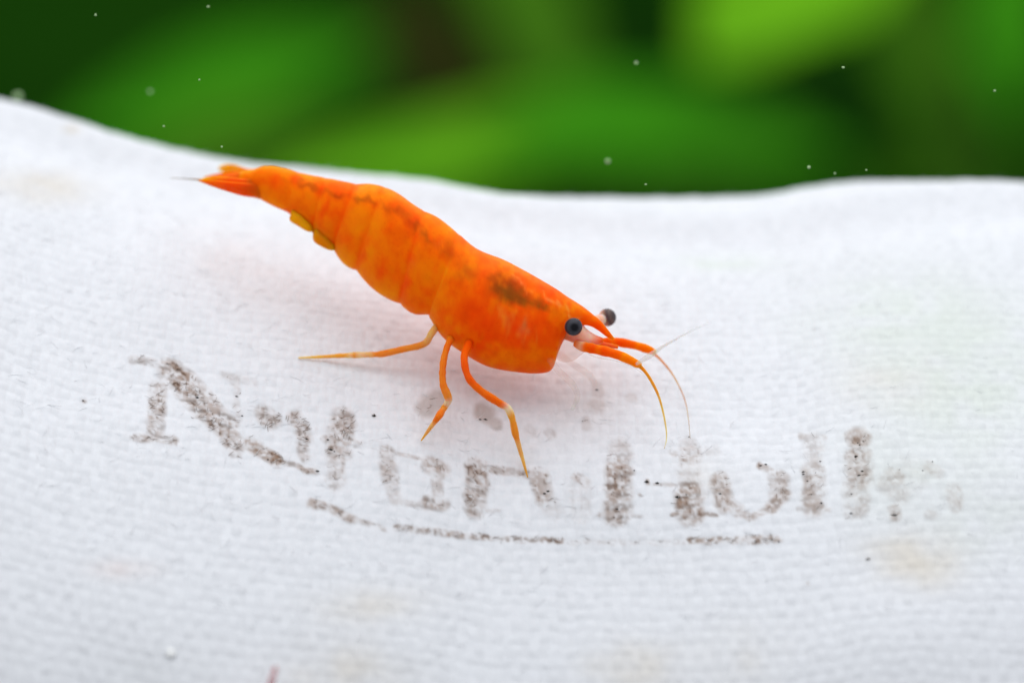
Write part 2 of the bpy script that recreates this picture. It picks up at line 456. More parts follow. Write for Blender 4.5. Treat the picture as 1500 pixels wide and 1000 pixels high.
def fibres(name, ii, jj, mat, lo, hi, rad, lift):
    Vs, Fs = [], []
    for i, j in zip(ii, jj):
        p, n = P[i, j], N[i, j]
        a1 = gu[i, j] / np.linalg.norm(gu[i, j]); a2 = np.cross(n, a1)
        th = RNG.normal(0.35, 0.75); L = RNG.uniform(lo, hi)
        d = a1 * math.cos(th) + a2 * math.sin(th); e = np.cross(n, d)
        cv = RNG.normal(0, 0.28); up = RNG.uniform(0.0, lift)
        t = np.linspace(-0.5, 0.5, 5)
        pts = p + np.outer(t * L, d) + np.outer((t * t - 0.1) * L * cv * 1.4, e) + np.outer(0.02 + up * L * (t + 0.5) ** 2, n)
        r = rad * RNG.uniform(0.6, 1.3) * np.array([0.5, 1, 1, 0.9, 0.35])
        b = len(Vs) * 15
        for q, (c_, r_) in enumerate(zip(pts, r)):
            pass
        ring = np.concatenate([c_ + r_ * np.array([math.cos(f) * e + math.sin(f) * n for f in (0, 2.09, 4.19)]) for c_, r_ in zip(pts, r)])
        Vs.append(ring)
        for q in range(4):
            for w in range(3):
                x = (w + 1) % 3
                Fs.append((b + q * 3 + w, b + q * 3 + x, b + q * 3 + 3 + x, b + q * 3 + 3 + w))
    o = mesh_obj(name, np.concatenate(Vs), np.array(Fs), mat, bag)
    o['kind'] = 'stuff'
    return o

def pick(weight, n):
    w = weight.ravel(); w = w / w.sum()
    k_ = RNG.choice(len(w), n, p=w)
    return k_ // nc, k_ % nc
area = np.where((S > 0.3) & (S < 45), 1.0, 0.0) * (0.35 + np.exp(-((qx - 450) / 500) ** 2))
fibres('cotton_fuzz', *pick(area, 1700), M_FUZZ, 0.25, 0.9, 0.010, 0.35)
fibres('inked_fibre', *pick(mask ** 1.3 * np.clip(pat - 0.2, 0, 1) * (0.12 + 1.4 * np.exp(-((qx - 260) / 300) ** 2 - ((qy - 640) / 110) ** 2)
       + 1.2 * np.exp(-((qy - 785) / 14) ** 2)), 430), M_INKF, 0.12, 0.45, 0.008, 0.3)
# dark grains caught in the print
gi, gj = pick(mask ** 1.2 * np.clip(pat - 0.35, 0, 1), 48)
Vs, Fs = [], []
ico = np.array([(0, 0, 1), (.9, 0, 0), (0, .9, 0), (-.9, 0, 0), (0, -.9, 0), (0, 0, -1)], float)
icf = [(0, 1, 2), (0, 2, 3), (0, 3, 4), (0, 4, 1), (5, 2, 1), (5, 3, 2), (5, 4, 3), (5, 1, 4)]
for i, j in list(zip(gi, gj)) + [cloth_at(x, y)[3] for x, y in ((289, 582), (948, 706), (905, 746), (1113, 682), (1272, 819), (548, 609), (992, 728), (1005, 725), (465, 690), (122, 587), (1310, 755))]:
    n = N[i, j]; a1 = gu[i, j] / np.linalg.norm(gu[i, j]); a2 = np.cross(n, a1)
    r = RNG.uniform(0.025, 0.075) * (0.9 if i in gi else 1.2)
    b = len(Vs) * 6
    q = ico * RNG.uniform(0.6, 1.3, (6, 1)) * r
    Vs.append(P[i, j] + 0.02 * n + np.outer(q[:, 0] * 1.9, a1) + np.outer(q[:, 1], a2) + np.outer(q[:, 2] * 0.8, n))
    Fs += [(a + b, b_ + b, c_ + b) for a, b_, c_ in icf]
mesh_obj('dark_grains', np.concatenate(Vs), np.array(Fs), M_FLECK, bag)['kind'] = 'stuff'

# ------------------------------------------------------------------ the tank behind
def plane(name, pts, mat, n=40, amp=0.0):
    a, b, c_, d = [np.array(q, float) for q in pts]
    g = np.linspace(0, 1, n)
    s_, t_ = np.meshgrid(g, g, indexing='ij')
    V = (a * ((1 - s_) * (1 - t_))[..., None] + b * (s_ * (1 - t_))[..., None] + c_ * (s_ * t_)[..., None] + d * ((1 - s_) * t_)[..., None])
    nrm = np.cross(b - a, d - a); nrm /= np.linalg.norm(nrm)
    V = V + nrm * (amp * (vnoise(s_ * 12, t_ * 12, 77) - 0.5))[..., None]
    ix = np.arange(n * n).reshape(n, n)
    fq = np.stack([ix[:-1, :-1], ix[1:, :-1], ix[1:, 1:], ix[:-1, 1:]], -1).reshape(-1, 4)
    o = mesh_obj(name, V.reshape(-1, 3), fq, mat)
    o['kind'] = 'structure'
    return o
plane('substrate', [(-420, -90, -1.5), (420, -90, -1.5), (420, 760, -1.5), (-420, 760, -1.5)], M_SOIL, 50, 2.0)
plane('tank_back_wall', [(-420, 750, -2), (420, 750, -2), (420, 750, 260), (-420, 750, 260)], M_WALL, 40, 6.0)

def leaf(parent, pts, mat, tilt, z=None, stem_to=None):
    """pts rows: (px, py, depth mm, half width px); a cupped blade with a midrib and thickness"""
    q = spline(pts, 26)
    C = at(q[:, 0], q[:, 1], q[:, 2])
    hw_ = np.maximum(q[:, 3], 0.6) / PXMM * q[:, 2] / FOCUS
    T = np.gradient(C, axis=0); T /= np.linalg.norm(T, axis=1)[:, None]
    side = np.cross(T, -F); side /= np.linalg.norm(side, axis=1)[:, None]
    side = side * math.cos(math.radians(tilt)) + F * math.sin(math.radians(tilt)) * np.sign(side[:, 2:3] + 1e-6)
    hw_ = hw_ / math.cos(math.radians(tilt))
    nn = np.cross(T, side)
    nn *= np.sign(nn[:, 2:3] + 1e-9)
    t = np.linspace(-1, 1, 11)
    wav = 0.05 * np.sin(np.linspace(0, 19, 26))[:, None] * np.abs(t)[None]
    top = C[:, None] + (hw_[:, None] * t[None])[..., None] * side[:, None] + (hw_[:, None] * (0.20 * t[None] ** 2 + wav - 0.06 * np.exp(-(t[None] / 0.08) ** 2)))[..., None] * nn[:, None]
    bot = top - 0.55 * nn[:, None] * (1 - 0.7 * np.abs(t))[None, :, None]
    n, m = 26, 11
    V = np.concatenate([top.reshape(-1, 3), bot.reshape(-1, 3)])
    fs = []
    o2 = n * m
    for i in range(n - 1):
        for j in range(m - 1):
            a = i * m + j
            fs.append((a, a + 1, a + m + 1, a + m)); fs.append((o2 + a, o2 + a + m, o2 + a + m + 1, o2 + a + 1))
        fs.append((i * m, (i + 1) * m, o2 + (i + 1) * m, o2 + i * m))
        fs.append((i * m + m - 1, o2 + i * m + m - 1, o2 + (i + 1) * m + m - 1, (i + 1) * m + m - 1))
    fs.append(tuple(range(m)) + tuple(o2 + j for j in range(m - 1, -1, -1)))
    fs.append(tuple((n - 1) * m + j for j in range(m - 1, -1, -1)) + tuple(o2 + (n - 1) * m + j for j in range(m)))
    lf = mesh_obj('leaf', V, fs, mat, parent)
    base_ = np.array(parent['_o']); base_[2] = -1.0
    a0 = C[0]
    mid = (a0 + base_) / 2 + np.array([0, 6, 8.0])
    pp = spline(np.array([base_, mid, a0 + 0.02 * (C[1] - a0)]), 12)
    v, f = tube(pp, np.linspace(1.5, 0.8, 12), 8)
    mesh_obj('stalk', v, f, M_STEM, parent)
    return lf

def plant(name, label, px, z, leaves, group='aquarium plants behind the cloth'):
    b = at(px, 300, z); base_ = np.array([float(b[0]), float(b[1]), 0.0])
    p = thing(name, label, 'plant', base_, group)
    for pts, m, tilt in leaves:
        leaf(p, pts, m, tilt)
    return p

plant('broad_leaf_plant', 'blurred plant with a bright lime green leaf behind the cloth', 1400, 520, [
    ([(1420, -210, 520, 8), (1330, -150, 515, 70), (1200, -55, 508, 118), (1105, 15, 500, 95), (1048, 66, 495, 48), (1022, 92, 493, 4)], M_LIME, 35),
])
plant('broad_leaf_plant', 'blurred plant with long horizontal mid green leaves just above the cloth edge', 660, 610, [
    ([(960, 205, 590, 6), (880, 200, 588, 34), (780, 205, 582, 52), (660, 226, 575, 54), (520, 252, 570, 38), (400, 288, 565, 5)], M_MID, 40),
    ([(1240, 230, 600, 6), (1130, 212, 592, 38), (1000, 188, 580, 62), (880, 182, 572, 62), (780, 200, 568, 40), (700, 215, 566, 5)], M_GRN, 40),
])
plant('broad_leaf_plant', 'blurred plant with a soft green leaf sweeping upward beside a dark gap on cloth edge', 200, 600, [
    ([(90, 215, 600, 6), (170, 178, 600, 36), (280, 138, 605, 58), (390, 104, 610, 58), (480, 82, 612, 38), (560, 66, 615, 5)], M_GRN, 30),
    ([(180, 290, 590, 6), (260, 240, 590, 46), (350, 205, 595, 50), (450, 195, 600, 26), (520, 190, 600, 4)], M_OLV, 30),
])
plant('broad_leaf_plant', 'blurred plant with a brownish leaf in front of the dark tank wall', 660, 700, [
    ([(570, -60, 690, 6), (600, 30, 680, 60), (650, 100, 670, 82), (700, 150, 665, 40), (730, 180, 665, 4)], M_BRN, 20),
    ([(670, -150, 720, 6), (745, -70, 700, 58), (785, 30, 690, 66), (820, 110, 680, 48), (860, 175, 675, 5)], M_OLV, 20),
])
plant('broad_leaf_plant', 'blurred dark leaves added to draw the shaded gap beside the lime green leaf', 960, 740, [
    ([(930, -120, 740, 6), (945, -30, 735, 40), (955, 60, 730, 45), (970, 140, 725, 30), (980, 190, 725, 4)], M_GAP_SHADE, 15),  # leaf added as the dark of the gap, shade put into its colour
    ([(1250, 50, 720, 6), (1230, 120, 715, 60), (1210, 200, 710, 70), (1190, 270, 705, 40), (1180, 330, 705, 4)], M_GAP_SHADE, 15),
])
plant('broad_leaf_plant', 'blurred olive green plant above the raised right part of the cloth', 1400, 690, [
    ([(1310, -120, 690, 6), (1325, -20, 685, 44), (1340, 80, 680, 52), (1360, 150, 675, 34), (1375, 200, 672, 4)], M_OLV, 20),
    ([(1520, -160, 660, 6), (1490, -60, 655, 62), (1475, 50, 650, 68), (1480, 130, 645, 40), (1490, 190, 642, 4)], M_GRN, 20),
    ([(1480, 220, 700, 6), (1420, 240, 695, 40), (1350, 265, 690, 46), (1290, 290, 690, 4)], M_OLV, 20),
])

# low carpet of small leaves on the tank floor behind the bag
rg = np.random.default_rng(3)
nl = 9000
cx_, cy_ = rg.uniform(-330, 330, nl), rg.uniform(70, 735, nl)
hh, ww, th_ = rg.uniform(5, 17, nl), rg.uniform(1.2, 3.2, nl), rg.uniform(0, 6.28, nl)
lean = rg.uniform(0.2, 0.9, nl) * hh
dxy = np.stack([np.cos(th_), np.sin(th_), 0 * th_], 1); sid = np.stack([-np.sin(th_), np.cos(th_), 0 * th_], 1)
b0 = np.stack([cx_, cy_, np.full(nl, -2.0)], 1); up3 = np.array([0, 0, 1.0])
mid3 = b0 + dxy * (0.35 * lean)[:, None] + up3 * (0.7 * hh)[:, None]
tip3 = b0 + dxy * lean[:, None] + up3 * hh[:, None]
LV = np.stack([b0 - sid * 0.3, b0 + sid * 0.3, mid3 + sid * ww[:, None], mid3 - sid * ww[:, None], tip3 + sid * 0.2, tip3 - sid * 0.2], 1).reshape(-1, 3)
bi = (np.arange(nl) * 6)[:, None]
LF = np.concatenate([bi + np.array([[0, 1, 2, 3]]), bi + np.array([[3, 2, 4, 5]])])
cp_ = mesh_obj('carpet_plants', LV, LF, M_DRK2)
cp_['kind'] = 'stuff'; cp_['label'] = 'low carpet of small dark green leaves on the tank floor'; cp_['category'] = 'ground cover'

# ------------------------------------------------------------------ the shrimp
ORANGE = np.array([0.98, 0.150, 0.0015]); AMBER = np.array([0.985, 0.245, 0.002]); RED = np.array([0.96, 0.080, 0.0015])
YELLOW = np.array([0.99, 0.31, 0.003]); BROWN = np.array([0.50, 0.085, 0.004]); OLIVE = np.array([0.22, 0.085, 0.008])
PEACH = np.array([0.90, 0.25, 0.03]); PALE = np.array([0.85, 0.62, 0.50])
foot = cloth_at(690, 640)[0]
shrimp = thing('shrimp', 'bright orange shrimp standing on the white cloth, facing its lettering', 'shrimp', foot)

def loft(stations, n, m, roll, power=2.2, post=None):
    """stations: xt yt xb yb depth halfwidth_px. Closed lofted body whose outline passes through top and bottom points."""
    q = np.array(stations, float)
    mid = np.c_[(q[:, 0] + q[:, 2]) / 2, (q[:, 1] + q[:, 3]) / 2, q[:, 4], q]
    q = spline(mid, n)[:, 3:]
    xt, yt, xb, yb, z, w = q.T
    if post is not None: xt, yt, xb, yb, z, w = post(xt, yt, xb, yb, z, w)
    cx, cy = (xt + xb) / 2, (yt + yb) / 2
    H = np.hypot(xt - xb, yt - yb) / 2
    dx, dy = (xt - xb) / (2 * H + 1e-9), -(yt - yb) / (2 * H + 1e-9)
    kk = z / FOCUS / PXMM
    s_ = dx[:, None] * R + dy[:, None] * U
    cr, sr = math.cos(roll), math.sin(roll)
    D = cr * s_ - sr * F; Lt = -sr * s_ - cr * F
    a = np.sqrt(np.maximum(H ** 2 - (w * sr) ** 2, (0.4 * H) ** 2)) / cr
    C = at(cx, cy, z)
    ph = np.linspace(0, 2 * np.pi, m, endpoint=False)
    cp, sp = np.cos(ph), np.sin(ph)
    cs = np.sign(cp) * np.abs(cp) ** (2 / power); sn = np.sign(sp) * np.abs(sp) ** (2 / power)
    V = C[:, None] + (a * kk)[:, None, None] * cs[None, :, None] * D[:, None] + (w * kk)[:, None, None] * sn[None, :, None] * Lt[:, None]
    mirror = C[:, None] + (a * kk)[:, None, None] * cs[None, :, None] * D[:, None] + (w * kk)[:, None, None] * np.abs(sn)[None, :, None] * Lt[:, None]
    return V.reshape(-1, 3), ring_faces(n, m), mirror.reshape(-1, 3), np.repeat(np.linspace(0, 1, n), m), np.tile(cp, n)

ROLL = math.radians(17)
BODY = [(352, 252, 350, 278, 205.4, 12), (368, 249, 366, 287, 205.2, 16), (391, 243, 381, 292, 205.0, 19), (413, 247, 399, 300, 204.8, 21),
        (435, 252, 419, 310, 204.6, 24), (456, 258, 438, 323, 204.4, 27), (478, 261, 456, 340, 204.2, 30), (502, 267, 471, 353, 204.0, 33),
        (522, 270, 487, 365, 203.8, 36), (542, 271, 504, 382, 203.6, 39), (564, 275, 521, 397, 203.4, 42), (583, 285, 543, 416, 203.2, 45),
        (604, 300, 565, 432, 203.0, 47), (622, 310, 586, 446, 202.8, 49), (642, 321, 606, 455, 202.7, 51), (671, 343, 627, 462, 202.5, 53),
        (692, 361, 640, 482, 202.3, 55), (708, 370, 656, 500, 202.1, 56), (737, 381, 683, 519, 201.9, 58), (768, 397, 715, 536, 201.7, 57),
        (798, 414, 756, 544, 201.5, 53), (818, 426, 792, 546, 201.4, 47), (828, 433, 809, 540, 201.4, 42), (834, 437, 817, 518, 201.4, 37),
        (841, 441, 826, 498, 201.4, 31), (849, 446, 836, 487, 201.4, 24), (858, 452, 852, 477, 201.4, 15), (868, 460, 863, 477, 201.3, 10),
        (880, 470, 875, 483, 201.2, 7), (891, 483, 887, 492, 201.1, 5), (900, 495, 897, 498, 201.0, 2.5)]
# rear edges of the shell rings: arc position by lower outline x
SEG = [(381, 421), (421, 456), (456, 487), (487, 521), (521, 586), (586, 628)]
def scallop(xt, yt, xb, yb, z, w):
    bulge = np.zeros_like(xb); rim = np.zeros_like(xb)
    for a_, b_ in SEG:
        q = np.clip((xb - a_) / (b_ - a_), 0, 1)
        inside = (xb >= a_) & (xb < b_)
        bulge = np.where(inside, np.sin(np.pi * np.clip(q, 0, 1)) ** 0.7, bulge)
        rim = np.where(inside, 1 - q, rim)
    L = np.hypot(xt - xb, yt - yb)
    ux, uy = (xb - xt) / L, (yb - yt) / L
    amp = 6.5 * np.clip((L - 45) / 60, 0.25, 1)
    xb = xb + ux * (amp * (bulge - 0.45)) * (bulge > 0); yb = yb + uy * (amp * (bulge - 0.45)) * (bulge > 0)
    xt = xt - ux * 1.8 * (bulge - 0.5) * (bulge > 0); yt = yt - uy * 1.8 * (bulge - 0.5) * (bulge > 0)
    w = w * (1 + 0.10 * (bulge - 0.5) * (bulge > 0) + 0.05 * rim)
    return xt, yt, xb, yb, z, w
NB, MB_ = 230, 64
V, Fc, Mr, tb, cp = loft(BODY, NB, MB_, ROLL, 2.25, scallop)
bx, by, _ = project(Mr)
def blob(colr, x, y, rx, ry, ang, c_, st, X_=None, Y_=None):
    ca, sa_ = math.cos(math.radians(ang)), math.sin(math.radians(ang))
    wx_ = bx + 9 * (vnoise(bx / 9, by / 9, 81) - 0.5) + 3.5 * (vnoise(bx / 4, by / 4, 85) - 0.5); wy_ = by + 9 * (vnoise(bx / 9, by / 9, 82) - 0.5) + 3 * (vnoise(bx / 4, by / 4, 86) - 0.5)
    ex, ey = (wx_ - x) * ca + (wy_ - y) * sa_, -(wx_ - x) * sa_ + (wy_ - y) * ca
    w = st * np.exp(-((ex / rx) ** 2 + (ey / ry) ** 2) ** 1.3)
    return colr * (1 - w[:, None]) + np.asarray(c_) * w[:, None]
bc = np.broadcast_to(ORANGE, V.shape).copy()
fr = np.clip((bx - 560) / 200, 0, 1)[:, None]
bc = AMBER * 0.55 + ORANGE * 0.45 + (RED * 0.45 + ORANGE * 0.55 - AMBER * 0.55 - ORANGE * 0.45) * fr
for b_ in [
    (560, 345, 60, 26, 38, AMBER, .8), (500, 318, 28, 20, 30, AMBER, .7), (610, 365, 45, 22, 40, AMBER, .8), (655, 400, 32, 30, 30, AMBER, .6),
    (440, 285, 18, 14, 20, AMBER, .7), (560, 425, 45, 10, 38, AMBER, .8), (505, 378, 22, 9, 40, AMBER, .9), (472, 352, 16, 11, 30, YELLOW, .65),
    (440, 328, 20, 11, 30, YELLOW, .95), (630, 385, 24, 20, 30, AMBER, .6), (645, 440, 22, 26, 60, AMBER, .45),
    (735, 480, 62, 38, 28, RED, .7), (700, 500, 50, 16, 32, RED, .6), (755, 525, 52, 13, 4, AMBER, .85), (790, 520, 24, 12, 0, AMBER, .7),
    (478, 300, 5, 22, 20, RED, .8), (470, 318, 8, 14, 20, RED, .5), (532, 373, 6, 20, 22, RED, .7), (560, 395, 9, 17, 20, RED, .7),
    (594, 418, 7, 20, 24, RED, .9), (500, 350, 12, 9, 0, RED, .5), (606, 322, 9, 12, 30, RED, .8), (545, 355, 14, 10, 30, RED, .35),
    (400, 268, 20, 12, 10, RED, .5), (575, 395, 25, 14, 30, RED, .35), (630, 420, 8, 18, 20, RED, .5),
    (450, 271, 28, 5, 14, BROWN, .75), (486, 284, 18, 5, 18, BROWN, .8), (530, 292, 26, 5, 12, BROWN, .8), (575, 306, 32, 7, 20, BROWN, .6),
    (608, 330, 14, 7, 40, BROWN, .8), (622, 347, 14, 8, 45, OLIVE, .45), (654, 366, 22, 12, 30, BROWN, .5), (684, 398, 15, 16, 20, OLIVE, .32),
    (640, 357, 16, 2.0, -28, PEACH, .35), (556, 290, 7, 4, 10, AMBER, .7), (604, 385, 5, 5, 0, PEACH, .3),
    (744, 418, 28, 16, 25, BROWN, .75), (752, 430, 34, 13, 24, OLIVE, .75), (735, 408, 14, 12, 0, BROWN, .6), (762, 440, 30, 7, 18, OLIVE, .55),
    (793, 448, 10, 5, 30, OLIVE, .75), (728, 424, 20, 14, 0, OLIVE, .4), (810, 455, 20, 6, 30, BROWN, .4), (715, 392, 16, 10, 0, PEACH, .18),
    (766, 478, 7, 11, 10, (0.62, 0.30, 0.08), .55), (742, 468, 5, 14, -10, (0.75, 0.30, 0.04), .35), (755, 470, 6, 18, 10, RED, .6),
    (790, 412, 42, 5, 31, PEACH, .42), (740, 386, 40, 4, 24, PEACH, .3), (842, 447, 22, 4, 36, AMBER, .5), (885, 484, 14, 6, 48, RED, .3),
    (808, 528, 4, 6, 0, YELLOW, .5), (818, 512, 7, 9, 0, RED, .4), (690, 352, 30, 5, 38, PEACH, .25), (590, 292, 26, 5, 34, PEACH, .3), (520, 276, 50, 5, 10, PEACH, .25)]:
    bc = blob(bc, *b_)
for k_ in range(16):
    q_ = k_ / 15 + RNG.normal(0, 0.02)
    bc = blob(bc, 752 + 95 * q_ + RNG.normal(0, 2), 399 + 58 * q_ + RNG.uniform(3, 11), RNG.uniform(3, 7), RNG.uniform(1.6, 3.2), RNG.uniform(15, 55), (0.95, 0.36, 0.07), RNG.uniform(.25, .6))
for x_, y_, a_ in [(752, 462, 10), (748, 478, 35), (756, 490, 70), (770, 496, 5), (786, 494, -5), (735, 452, -20)]:
    bc = blob(bc, x_, y_, 2.2, 11, a_, (0.93, 0.30, 0.03), .4)
mot = 0.6 * vnoise(bx / 15, by / 13, 87) + 0.4 * vnoise(bx / 6, by / 6, 88)
up_ = np.clip((mot - 0.56) / 0.15, 0, 1)[:, None] * 0.45; dn_ = np.clip((0.44 - mot) / 0.15, 0, 1)[:, None] * 0.45
bc = bc * (1 - up_) + AMBER * up_; bc = bc * (1 - dn_) + bc * np.array([0.95, 0.62, 0.6]) * dn_
xbm = np.repeat(project(Mr.reshape(NB, MB_, 3)[:, MB_ // 2])[0], MB_)
edge = np.zeros(len(V))
for a_, b_ in SEG:
    edge = np.maximum(edge, np.exp(-((xbm - a_) / 5.0) ** 2) * (a_ > 400))
edge *= 0.5 * np.clip(vnoise(bx / 12, by / 12, 84) * 1.6 - 0.2, 0, 1)
bc = bc * (1 - edge[:, None]) + RED * edge[:, None]
bc *= (0.94 + 0.12 * vnoise(bx / 11, by / 11, 83))[:, None]
# thin rear rims of the shell rings
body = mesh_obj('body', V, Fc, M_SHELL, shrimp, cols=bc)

def colour_ramp(n, m, stops):
    t = np.linspace(0, 1, n); s_ = np.array([q[0] for q in stops]); c_ = np.array([q[1] for q in stops])
    rgb = np.stack([np.interp(t, s_, c_[:, i]) for i in range(3)], 1)
    return np.repeat(rgb, m, 0)

def limb(name, rows, stops, mat=M_LIMB, n=48, m=12, parent=shrimp):
    Pp, rr = px_tube(rows, n, m)
    rr = rr * (1 + 0.16 * (vnoise(np.arange(n) * 0.55, np.arange(n) * 0 + rows[0][0], 91) - 0.5))
    v, f = tube(Pp, rr, m)
    return mesh_obj(name, v, f, mat, parent, cols=colour_ramp(n, m, stops))

# tail fan
def blade(name, st, stops, mat=M_LIMB, n=30, m=20, roll=ROLL, parent=shrimp):
    v, f, mr, t, c_ = loft(st, n, m, roll, 2.0)
    return mesh_obj(name, v, f, mat, parent, cols=colour_ramp(n, m, stops))
TAILC = [(0, ORANGE * 0.95), (0.5, RED * 0.7 + PEACH * 0.25), (1, ORANGE)]
blade('telson', [(385, 248, 383, 276, 205.1, 10), (355, 252, 352, 270, 205.5, 7), (325, 257, 322, 268, 205.9, 4.5), (303, 260.5, 302, 266, 206.2, 2.5), (289, 263, 289, 265, 206.4, 1)],
      [(0, ORANGE), (0.5, RED * 0.7 + PEACH * 0.3), (1, ORANGE)])
blade('uropod', [(404, 272, 400, 292, 204.9, 5), (382, 270, 377, 290, 204.7, 5), (360, 268, 355, 287, 204.5, 4), (335, 266, 331, 280, 204.0, 3), (312, 264, 310, 273, 204.4, 2), (292, 263, 292, 266, 204.8, 1)],
      [(0, ORANGE), (0.4, RED * 0.85 + PEACH * 0.15), (1, RED)])
blade('uropod', [(404, 266, 401, 283, 205.0, 5), (382, 264, 378, 281, 204.8, 5), (358, 262, 354, 279, 204.7, 4), (330, 259, 327, 272, 204.6, 3), (305, 260, 304, 267, 205.0, 1.5), (294, 262, 294, 264, 205.2, 1)],
      [(0, ORANGE), (0.6, RED * 0.7 + PEACH * 0.3), (1, AMBER)])
blade('uropod', [(400, 252, 397, 268, 205.4, 5), (380, 248, 377, 264, 206.6, 5), (362, 247, 359, 262, 207.6, 4), (343, 241, 341, 258, 208.4, 3), (328, 241, 327, 253, 209.0, 2), (320, 245, 320, 249, 209.4, 1)],
      [(0, ORANGE), (0.4, AMBER), (1, YELLOW)])
blade('uropod', [(400, 254, 398, 270, 205.3, 5), (380, 251, 377, 267, 206.1, 5), (356, 250, 353, 266, 207.0, 4), (332, 252, 330, 264, 207.5, 3), (310, 256, 309, 263, 208.0, 2), (299, 259, 299, 261, 208.2, 1)],
      [(0, ORANGE), (0.5, ORANGE), (1, AMBER)])
limb('tail_bristle', [(296, 263.5, 205.6, 1.6), (280, 262.5, 205.9, 1.2), (266, 261.5, 206.2, .9), (250, 261, 206.5, .5)], [(0, (0.45, 0.22, 0.08)), (0.4, (0.30, 0.26, 0.2)), (1, (0.4, 0.38, 0.34))], M_HAIR, 12, 6)

# swimmerets under the abdomen
for st, cl in [([(432, 296, 428, 312, 204.6, 12), (433, 304, 424, 322, 204.2, 16), (446, 314, 436, 331, 204.0, 17), (457, 326, 450, 339, 203.9, 13), (461, 334, 458, 340, 203.9, 4)], YELLOW),
               ([(466, 316, 459, 334, 204.3, 12), (470, 330, 459, 352, 203.9, 17), (483, 342, 472, 362, 203.7, 17), (491, 354, 485, 367, 203.6, 10), (495, 361, 492, 366, 203.6, 4)], YELLOW * 0.5 + AMBER * 0.5)]:
    blade('swimmeret', st, [(0, ORANGE), (0.3, cl), (1, cl)], M_SWIM, 20, 16)

# walking legs: each ends on the cloth
def leg(rows, tip, stops):
    p, n_, z_, _ = cloth_at(*tip)
    z_ = z_ - 0.12
    z0 = rows[0][2]; k_ = len(rows)
    rr = [(x, y, min(z, cloth_at(x, y)[2] - 0.25 - r / PXMM), r) for x, y, z, r in rows] + [(tip[0], tip[1], z_, 0.9)]
    return limb('leg', rr, stops, M_LIMB, 70, 12)
za = cloth_at(437, 524)[2]; zb = cloth_at(617, 645)[2]; zc = cloth_at(773, 699)[2]
O2 = np.array([0.88, 0.17, 0.006]); A2 = np.array([0.86, 0.30, 0.035]); P2 = np.array([0.84, 0.46, 0.17])
leg([(646, 470, 202.2, 6.0), (633, 487, 201.9, 5.2), (622, 503, 202.2, 5.0), (590, 511.5, 202.2 + (za - 202.2) * .25, 4.8), (558, 518.5, 202.2 + (za - 202.2) * .45, 5.0),
     (550, 519, 202.2 + (za - 202.2) * .5, 4.0), (518, 520, 202.2 + (za - 202.2) * .68, 4.6), (505, 520.5, 202.2 + (za - 202.2) * .72, 3.6), (470, 522.5, 202.2 + (za - 202.2) * .88, 2.5)],
    (437, 524), [(0, A2), (0.12, P2), (0.2, A2), (0.46, A2 * 0.8 + O2 * 0.2), (0.5, O2 * 0.4 + A2 * 0.6), (0.53, P2), (0.60, P2 * 0.6 + PALE * 0.4), (0.64, A2), (0.66, P2 * 0.7 + PALE * 0.3), (0.70, A2), (1, P2 * 0.7 + A2 * 0.3)])
leg([(664, 490, 201.6, 6.0), (655, 508, 200.8, 5.0), (649, 534, 200.3, 5.2), (649, 562, 200.0, 5.4), (655, 578, 199.9, 6.2), (657, 586, 200.0, 5.4), (650, 598, 200.1, 4.6), (643, 609, zb - 0.8, 5.4), (638, 616, zb - 0.7, 4.0), (627, 631, zb - 0.5, 2.8)],
    (617, 645), [(0, O2), (0.45, O2 * 0.5 + A2 * 0.5), (0.55, A2), (0.60, PALE), (0.66, A2), (0.78, O2), (0.84, P2), (1, A2)])
leg([(688, 500, 200.9, 7.0), (680, 523, 199.6, 5.6), (686, 552, 199.0, 5.4), (703, 571, 198.8, 5.6), (733, 591, 198.7, 5.8), (743, 597, 198.8, 5.6), (750, 612, 198.9, 4.9), (755, 635, 199.0, 5.3), (757, 642, 199.1, 4.2), (765, 670, 199.3, 2.8)],
    (773, 699), [(0, RED), (0.3, O2), (0.50, O2), (0.545, PALE), (0.60, A2), (0.74, A2 * 0.6 + O2 * 0.4), (0.78, P2), (1, A2 * 0.8)])

# far side legs and the small clear feeding claws tucked under the head
for rows, in [([(800, 520, 200.6, 5), (820, 545, 200.0, 5), (838, 562, 199.9, 5), (846, 580, 200.1, 4), (838, 600, 200.4, 2.5)],),
              ([(815, 515, 202.6, 5), (842, 535, 202.8, 5), (862, 548, 203.2, 5), (872, 566, 203.6, 4), (868, 588, 204.0, 2.5)],)]:
    limb('feeding_claw', rows, [(0, PALE), (0.5, PALE * 0.9), (1, (0.7, 0.62, 0.55))], M_FAINT, 30, 10)
blade('mouthparts', [(818, 478, 806, 520, 201.4, 28), (838, 486, 824, 530, 201.4, 24), (852, 494, 840, 528, 201.4, 16), (862, 500, 856, 516, 201.4, 8), (868, 504, 866, 509, 201.4, 3)],
      [(0, ORANGE), (0.4, (0.88, 0.50, 0.30)), (1, (0.86, 0.60, 0.45))], M_MOUTH)
blade('head', [(822, 446, 816, 494, 201.4, 30), (838, 456, 832, 499, 201.4, 27), (850, 470, 846, 505, 201.4, 22), (860, 482, 856, 509, 201.3, 16), (872, 490, 869, 508, 201.2, 10), (884, 495, 883, 502, 201.0, 4)],
      [(0, ORANGE), (0.45, PALE * 0.6 + ORANGE * 0.4), (0.7, PALE), (1, ORANGE)], M_LIMB)

